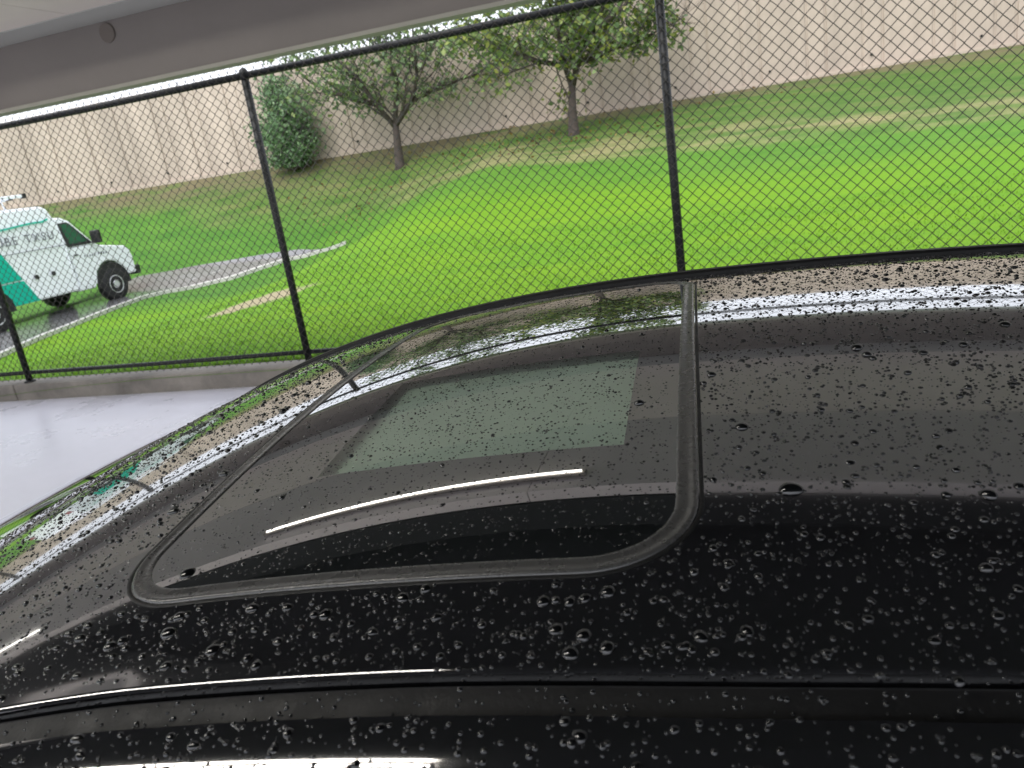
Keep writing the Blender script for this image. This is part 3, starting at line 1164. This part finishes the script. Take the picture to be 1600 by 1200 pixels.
# far side: raised black trim, then the far cant rail
fm = [(FAR_W - 0.002, -0.01, FAR_W), (FAR_W, 0.004, FAR_W), (FAR_W + 0.004, 0.0075, FAR_W), (FAR_W + 0.018, 0.0075, FAR_W), (FAR_W + 0.024, 0.002, FAR_W), (FAR_W + 0.025, -0.03, FAR_W)]
strip("roof_moulding", fm, RUBBER)
fc = [(FAR_W + 0.026 + 0.085 * math.sin(a), -0.012 - 0.11 * (1 - math.cos(a)), FAR_W) for a in np.linspace(0, math.pi * 0.46, 14)]
strip("cant_rail", fc, PAINT)

# sunroof: rubber seal, dark glass with a clear middle, sunshade underneath
SR = empty("sunroof", (0, 0, 0))
SR.parent = car
SR.location = CO


def ring_strip(name, prof, m, parent):
    """prof = list of (inset, height); swept round the sunroof rim"""
    vs, fs = [], []
    base = rrect(SU0, SU1, SW0, SW1, 0.075, 14)
    n = len(base)
    tang = np.roll(base, -1, 0) - np.roll(base, 1, 0)
    tang /= np.linalg.norm(tang, axis=1, keepdims=True)
    nor = np.stack([-tang[:, 1], tang[:, 0]], 1)
    for i in range(n):
        for ins, h in prof:
            p = base[i] + nor[i] * ins
            vs.append((p[0], p[1], float(roof_z(p[0], p[1])) + h))
    k = len(prof)
    for i in range(n):
        for j in range(k - 1):
            a, b = i * k + j, ((i + 1) % n) * k + j
            fs.append((a, b, b + 1, a + 1))
    o = new_obj(name, vs, fs, m, parent, True)
    return o


ring_strip("seal_gap", [(-0.0022, -0.003), (-0.0018, 0.0004), (0.0012, 0.0004), (0.0016, -0.004)], RUBBER, SR)
ring_strip("seal", [(0.0016, -0.004), (0.0020, 0.0008), (0.0036, 0.0017), (0.0055, 0.0016), (0.0070, 0.0009), (0.0115, 0.0006), (0.0135, 0.0012), (0.0155, 0.0013), (0.0168, 0.0008), (0.0176, -0.002)], SEALM, SR)
# glass (slightly below the seal's rim)
CLR = (-0.340, -0.070, 0.562, 0.785)     # clear window inside the dark border
GI = 0.016
gu = np.unique(np.concatenate([np.linspace(SU0 + GI - .004, SU1 - GI + .004, 80), [CLR[0], CLR[1]]]))
gw = np.unique(np.concatenate([np.linspace(SW0 + GI - .004, SW1 - GI + .004, 140), [CLR[2], CLR[3]]]))
U, Wg = np.meshgrid(gu, gw)
v = np.stack([U.ravel(), Wg.ravel(), roof_z(U, Wg).ravel() + 0.0002], 1)
nx, ny = len(gu), len(gw)
ii = np.arange((ny - 1) * (nx - 1))
a_ = (ii // (nx - 1)) * nx + ii % (nx - 1)
q = np.stack([a_, a_ + 1, a_ + nx + 1, a_ + nx], 1)
cc = v[q].mean(1)
inr = sd_rr(cc[:, 0], cc[:, 1]) < -0.010
clr = (cc[:, 0] > CLR[0]) & (cc[:, 0] < CLR[1]) & (cc[:, 1] > CLR[2]) & (cc[:, 1] < CLR[3])
gl = big_mesh("glass_border", v, q[inr & ~clr], FRIT, SR, smooth=True)
gp = big_mesh("glass_pane", v, q[clr], TINT, SR, smooth=True)
su, sw = np.meshgrid(np.linspace(CLR[0] - .03, CLR[1] + .03, 12), np.linspace(CLR[2] - .04, CLR[3] + .04, 12))
sv = np.stack([su.ravel(), sw.ravel(), roof_z(su, sw).ravel() - 0.009], 1)
si = np.arange(121)
sa = (si // 11) * 12 + si % 11
big_mesh("sunshade", sv, np.stack([sa, sa + 1, sa + 13, sa + 12], 1), SHADE, SR, smooth=True)

# ---- rest of the body (hidden from this viewpoint, but there)
def wc(t):
    return 0.79 + t


def zroof(u, w):
    return float(roof_z(u, w))


UH = -0.895           # windscreen top
UR = 0.945            # rear window top
UC, ZC = -1.58, 0.99  # cowl
UT, ZT_ = 1.55, 1.03  # rear deck
gridw = np.linspace(NEAR_W + 0.02, FAR_W - 0.02, 13)
vs, fs = [], []
for k in range(9):
    t = k / 8
    for j, w_ in enumerate(gridw):
        s = (w_ - 0.79) / 0.44
        u = UH * (1 - t) + (UC + 0.08 * s * s) * t
        wv = wc((0.44 + 0.2 * t) * s)
        z = zroof(UH, w_) * (1 - t) + ZC * t + 0.035 * math.sin(math.pi * t) - 0.003
        vs.append((u, wv, z))
for k in range(8):
    for j in range(12):
        a = k * 13 + j
        fs.append((a, a + 1, a + 14, a + 13))
kpart(new_obj("windscreen", vs, fs, FRIT, car, True))
vs = []
for k in range(9):
    t = k / 8
    for j, w_ in enumerate(gridw):
        s = (w_ - 0.79) / 0.44
        u = UR * (1 - t) + (UT - 0.06 * s * s) * t
        wv = wc((0.44 + 0.12 * t) * s)
        z = zroof(UR, w_) * (1 - t) + ZT_ * t + 0.03 * math.sin(math.pi * t) - 0.003
        vs.append((u, wv, z))
kpart(new_obj("rear_window", vs, fs, FRIT, car, True))
# lower body as a loft of rounded sections
st_u = [-2.62, -2.55, -2.35, -2.0, -1.6, -1.2, -0.6, 0, 0.6, 1.2, 1.55, 1.85, 2.0, 2.06]
st_h = [.62, .74, .82, .90, .985, .97, .955, .955, .96, .985, 1.03, 1.02, .95, .8]
st_w = [.55, .68, .77, .82, .83, .835, .84, .84, .84, .83, .81, .77, .7, .6]
vs, fs = [], []
SEC = 26
for u, h_, hw in zip(st_u, st_h, st_w):
    for k in range(SEC):
        a = 2 * math.pi * k / SEC
        c, s = math.cos(a), math.sin(a)
        ex = 0.38
        yy = hw * math.copysign(abs(c) ** ex, c)
        zz = (h_ + .22) / 2 + (h_ - .22) / 2 * math.copysign(abs(s) ** ex, s)
        if zz > .62:
            yy *= 1 - 0.10 * (zz - .62) / max(.05, h_ - .62)
        vs.append((u, wc(yy), zz))
for i in range(len(st_u) - 1):
    for k in range(SEC):
        a = i * SEC + k
        b = i * SEC + (k + 1) % SEC
        fs.append((a, b, b + SEC, a + SEC))
fs.append(tuple(range(SEC)))
fs.append(tuple((len(st_u) - 1) * SEC + k for k in range(SEC))[::-1])
body = kpart(MB().add(vs, fs).build("body", BODYP, car, True))
for s in (-1, 1):
    e_ = NEAR_W - 0.08 if s < 0 else FAR_W + 0.1
    def zr(u):
        return zroof(u, NEAR_W + .01 if s < 0 else FAR_W) - 0.11
    bw = wc(s * .765)
    # side windows between belt line and cant rail
    for (ua, ub, ta, tb) in ((-1.32, -0.02, -0.86, -0.04), (0.03, 1.3, 0.02, 0.84)):
        kpart(MB().add([(ua, bw, .94), (ub, bw, .95), (tb, e_, zr(tb)), (ta, e_, zr(ta))], [(0, 1, 2, 3)]).build("side_window", FRIT, car))
    for (ua, ub, ta, tb) in ((-1.62, -1.3, -0.93, -0.84), (-.05, .06, -.06, .04), (1.27, 1.62, .82, .98)):
        kpart(MB().add([(ua, bw + .004 * s, .94), (ub, bw + .004 * s, .95), (tb, e_ + .004 * s, zr(tb) + .02), (ta, e_ + .004 * s, zr(ta) + .02)], [(0, 1, 2, 3)]).build("pillar", PAINT, car))
    mo = MB().box(-1.2, -1.06, min(bw, bw + s * .24), max(bw, bw + s * .24), .95, 1.08).build("side_mirror", BODYP, car, bevel=0.04)
    kpart(mo)
    for hu in (-.15, .85):
        kpart(MB().box(hu, hu + .17, wc(s * .83) - .02, wc(s * .83) + .02, .80, .825).build("door_handle", BODYP, car, bevel=.008))
    kpart(MB().box(-2.6, -2.35, min(wc(s * .45), wc(s * .7)), max(wc(s * .45), wc(s * .7)), .60, .73).build("headlight", CLEAR, car, bevel=.03))
    kpart(MB().box(1.95, 2.07, min(wc(s * .4), wc(s * .66)), max(wc(s * .4), wc(s * .66)), .72, .86).build("tail_light", REDL, car, bevel=.02))
    for au in (-1.85, 0.95):
        whl = empty("wheel", (0, 0, 0))
        whl.parent = car
        whl.location = CO + Vector((au, wc(s * .76), .32))
        MB().lathe([(.2, -.1), (.29, -.105), (.32, -.06), (.32, .06), (.29, .105), (.2, .1)], 28, 'y').build("tyre", BLACKT, whl, True)
        MB().lathe([(.04, -.11), (.17, -.09), (.205, -.105), (.205, .105), (.17, .09), (.04, .11)], 24, 'y').build("rim", RIMM, whl, True)
kpart(MB().box(-1.5, 1.4, wc(-.5), wc(.5), .93, .94).build("cabin_floor", CARIN, car))

# ------------------------------------------------------------------ rain drops on the roof
def to_world(p):
    p = np.asarray(p, float)
    return np.stack([p[..., 0] * CT - p[..., 1] * ST, p[..., 0] * ST + p[..., 1] * CT, p[..., 2]], -1)


def dome(seg, rings, flat=0.6, sink=0.1):
    vs, fs = [(0, 0, flat)], []
    for i in range(1, rings + 1):
        t = i / rings
        r = math.sin(t * math.pi / 2)
        z = (flat + sink) * math.cos(t * math.pi / 2) - sink
        for k in range(seg):
            a = 2 * math.pi * k / seg
            vs.append((r * math.cos(a), r * math.sin(a), z))
    for k in range(seg):
        fs.append((0, 1 + k, 1 + (k + 1) % seg))
    for i in range(rings - 1):
        for k in range(seg):
            a, b = 1 + i * seg + k, 1 + i * seg + (k + 1) % seg
            fs.append((a, a + seg, b + seg))
            fs.append((a, b + seg, b))
    return np.array(vs), np.array(fs)


def surf_h(u, w):
    """height of the surface a drop sits on"""
    s = sd_rr(u, w)
    return roof_z(u, w) + np.where((s < 0.0) & (s > -0.017), 0.0012, 0.0)


def frames(u, w):
    n = roof_n(u, w)
    t = np.cross(np.tile(np.array([0, 1.0, 0]), (len(u), 1)), n)
    t /= np.linalg.norm(t, axis=1, keepdims=True)
    b = np.cross(n, t)
    return t, b, n


# thousands of fine drops: one mass, on paint and on glass
def fine(name, N, r0, r1, power, seg, rings, mask, label):
    u = rng.uniform(-0.86, 0.62, N * 2)
    w = rng.uniform(0.326, 1.235, N * 2)
    k = mask(u, w)
    u, w = u[k][:N], w[k][:N]
    n_ = len(u)
    rad = r0 + (r1 - r0) * rng.random(n_) ** power
    t, b, nrm = frames(u, w)
    c = np.stack([u, w, surf_h(u, w)], 1)
    dv, df = dome(seg, rings)
    el = rng.uniform(0.9, 1.2, n_)
    ro = rng.uniform(0, 6.283, n_)
    hz = rng.uniform(0.75, 1.2, n_)
    wob = 1 + rng.normal(0, 0.025, (n_, len(dv)))
    lx_ = dv[None, :, 0] * rad[:, None] * el[:, None] * wob
    ly_ = dv[None, :, 1] * rad[:, None] * wob
    X_ = lx_ * np.cos(ro)[:, None] - ly_ * np.sin(ro)[:, None]
    Y_ = lx_ * np.sin(ro)[:, None] + ly_ * np.cos(ro)[:, None]
    Z_ = dv[None, :, 2] * (rad * hz)[:, None]
    P = c[:, None, :] + X_[..., None] * t[:, None, :] + Y_[..., None] * b[:, None, :] + Z_[..., None] * nrm[:, None, :]
    F = (df[None] + (np.arange(n_) * len(dv))[:, None, None]).reshape(-1, 3)
    o = big_mesh(name, to_world(P.reshape(-1, 3)), F, WATER, None, smooth=True)
    tag(o, label, "water drops", kind="stuff")
    return o


def on_paint(u, w):
    return sd_rr(u, w) > 0.002


def on_glass(u, w):
    return sd_rr(u, w) < -0.022


def on_seal(u, w):
    s = sd_rr(u, w)
    return (s < -0.003) & (s > -0.016)


fine("fine_rain_drops", 32000, 0.00045, 0.0017, 2.3, 7, 3, on_paint, "fine rain drops spread over the black roof paint")
fine("fine_rain_drops", 27000, 0.0004, 0.0013, 1.8, 7, 3, on_glass, "fine rain drops spread over the sunroof glass")
fine("fine_rain_drops", 900, 0.0004, 0.0012, 2.0, 7, 3, on_seal, "tiny rain drops caught on the sunroof seal")
fine("small_rain_drops", 2200, 0.0013, 0.0031, 2.0, 10, 4, on_paint, "small rain drops between the big beads on the roof paint")
fine("small_rain_drops", 420, 0.0012, 0.0021, 1.8, 10, 4, on_glass, "small rain drops between the beads on the sunroof glass")

# the 300 largest beads, each on its own
dv, df = dome(22, 9, 0.68, 0.1)
proto = []
for k in range(10):
    wv = dv.copy()
    a = np.arctan2(wv[:, 1], wv[:, 0])
    f_ = 1 + 0.09 * np.sin(a + rng.uniform(0, 6)) + 0.07 * np.sin(2 * a + rng.uniform(0, 6)) + 0.04 * np.sin(3 * a + rng.uniform(0, 6))
    wv[:, 0] *= f_ * rng.uniform(0.95, 1.18)
    wv[:, 1] *= f_
    me = bpy.data.meshes.new("water_drop")
    me.from_pydata([tuple(p) for p in wv.tolist()], [], [tuple(f) for f in df.tolist()])
    me.polygons.foreach_set("use_smooth", [True] * len(me.polygons))
    me.materials.append(WATER)
    me.update()
    proto.append(me)
placed = []


def try_drop(u, w, r):
    for (a, b, c) in placed:
        if (a - u) ** 2 + (b - w) ** 2 < (c + r + 0.001) ** 2:
            return False
    placed.append((u, w, r))
    return True


def put_drop(u, w, r, label, group):
    ua, wa = np.array([u]), np.array([w])
    t, b, nrm = frames(ua, wa)
    c = np.array([u, w, float(surf_h(ua, wa)[0])])
    o = bpy.data.objects.new("water_drop", random.choice(proto))
    ro = random.uniform(0, 6.28) if r < 0.004 else random.uniform(-.5, .5)
    T, B_, Nn = (Vector(to_world(x_)) for x_ in (t[0], b[0], nrm[0]))
    A = T * math.cos(ro) + B_ * math.sin(ro)
    Bb = -T * math.sin(ro) + B_ * math.cos(ro)
    hgt_ = r * random.uniform(.75, 1.1)
    M = Matrix.Identity(4)
    for i in range(3):
        M[i][0], M[i][1], M[i][2] = A[i] * r, Bb[i] * r, Nn[i] * hgt_
    wl = to_world(c)
    M[0][3], M[1][3], M[2][3] = wl
    o.matrix_world = M
    COL.objects.link(o)
    tag(o, label, "water drop", group)


special = [(-0.391, 0.437, 0.0062, "round water bead in the front near corner of the sunroof glass"),
           (0.045, 0.487, 0.0068, "largest domed water bead on the paint just behind the sunroof"),
           (-0.36, 0.372, 0.0056, "fat water bead on the narrow roof strip below the sunroof corner"),
           (-0.062, 0.640, 0.0042, "lone water bead on the glass beside the seal")]
for u, w, r, lb in special:
    if try_drop(u, w, r):
        put_drop(u, w, r, lb, None)
zones = [
    (lambda u, w: (sd_rr(u, w) > 0.006) & (u > 0) & (w > 0.338), 118, 0.0024, 0.0056, 3.0, "round water bead on the black roof behind the sunroof", "water beads behind the sunroof"),
    (lambda u, w: (sd_rr(u, w) > 0.006) & (u <= 0) & (u > -0.45) & (w < 0.40) & (w > 0.332), 62, 0.0022, 0.0054, 2.6, "water bead on the near roof strip between sunroof and moulding", "water beads on the near roof strip"),
    (lambda u, w: (sd_rr(u, w) > 0.006) & (u < -0.41) & (u > -0.72), 62, 0.0023, 0.0054, 3.0, "water bead on the sloping black roof ahead of the sunroof", "water beads ahead of the sunroof"),
    (lambda u, w: (sd_rr(u, w) < -0.034), 40, 0.0018, 0.0032, 2.5, "water bead on the dark sunroof glass", "water beads on the sunroof glass"),
]
for fn, cnt, ra, rb, pw, lb, gr in zones:
    k = tries = 0
    while k < cnt and tries < 20000:
        tries += 1
        u, w = random.uniform(-0.85, 0.5), random.uniform(0.332, 1.2)
        # beads gather towards the near edge
        if not fn(np.array(u), np.array(w)) or random.random() > math.exp(-(w - 0.34) * 1.0):
            continue
        r = ra + (rb - ra) * random.random() ** pw
        if try_drop(u, w, r):
            put_drop(u, w, r, lb, gr)
            k += 1
# beads on the moulding and cant rail
def cant_pt(t):
    a = t * math.pi * 0.46
    return C0 - 0.001 - 0.085 * math.sin(a), -0.0095 - 0.11 * (1 - math.cos(a)), math.atan2(0.11 * math.sin(a), 0.085 * math.cos(a))


for k in range(95):
    u = random.uniform(-0.5, 0.14)
    t = random.uniform(0.01, 0.55)
    w, dz, sl = cant_pt(t)
    r = 0.0011 + 0.0026 * random.random() ** 2.2
    o = bpy.data.objects.new("water_drop", random.choice(proto))
    zz = float(roof_z(u, R0 + edge_off(u))) + dz
    T = Vector(to_world(np.array([1.0, 0, 0])))
    Nn = Vector(to_world(np.array([0, -math.sin(sl), math.cos(sl)])))
    Bb = Nn.cross(T)
    M = Matrix.Identity(4)
    for i in range(3):
        M[i][0], M[i][1], M[i][2] = T[i] * r, Bb[i] * r, Nn[i] * r * .9
    wl = to_world(np.array([u, w + float(edge_off(u)), zz]))
    M[0][3], M[1][3], M[2][3] = wl
    o.matrix_world = M
    COL.objects.link(o)
    tag(o, "water bead on the near rounded side rail of the black car", "water drop", "water beads on the near side rail")


# fine drops on the rail and the moulding: one mass
def fine_rail(N):
    u = rng.uniform(-0.56, 0.16, N)
    t = rng.uniform(0.0, 0.6, N)
    a = t * math.pi * 0.46
    off = edge_off(u)
    w = C0 - 0.001 - 0.085 * np.sin(a) + off
    z = roof_z(u, R0 + off) - 0.0095 - 0.11 * (1 - np.cos(a))
    sl = np.arctan2(0.11 * np.sin(a), 0.085 * np.cos(a))
    on_m = rng.random(N) < 0.18                       # some sit on the moulding instead
    q = rng.uniform(0.05, 0.95, N)
    w = np.where(on_m, M0 - 0.001 - 0.0165 * q + off, w)
    z = np.where(on_m, roof_z(u, R0 + off) - 0.0085 - 0.0035 * q - 0.004 * q * q, z)
    sl = np.where(on_m, 0.25, sl)
    rad = 0.0005 + 0.0015 * rng.random(N) ** 2.0
    nrm = np.stack([np.zeros(N), -np.sin(sl), np.cos(sl)], 1)
    tt = np.tile(np.array([1.0, 0, 0]), (N, 1))
    b = np.cross(nrm, tt)
    dv, df = dome(8, 3)
    P = np.stack([u, w, z], 1)[:, None, :] + rad[:, None, None] * (dv[None, :, 0:1] * tt[:, None, :] + dv[None, :, 1:2] * b[:, None, :] + dv[None, :, 2:3] * nrm[:, None, :])
    F = (df[None] + (np.arange(N) * len(dv))[:, None, None]).reshape(-1, 3)
    o = big_mesh("fine_rain_drops", to_world(P.reshape(-1, 3)), F, WATER, None, smooth=True)
    tag(o, "fine rain drops along the near side rail of the car", "water drops", kind="stuff")


fine_rail(1500)
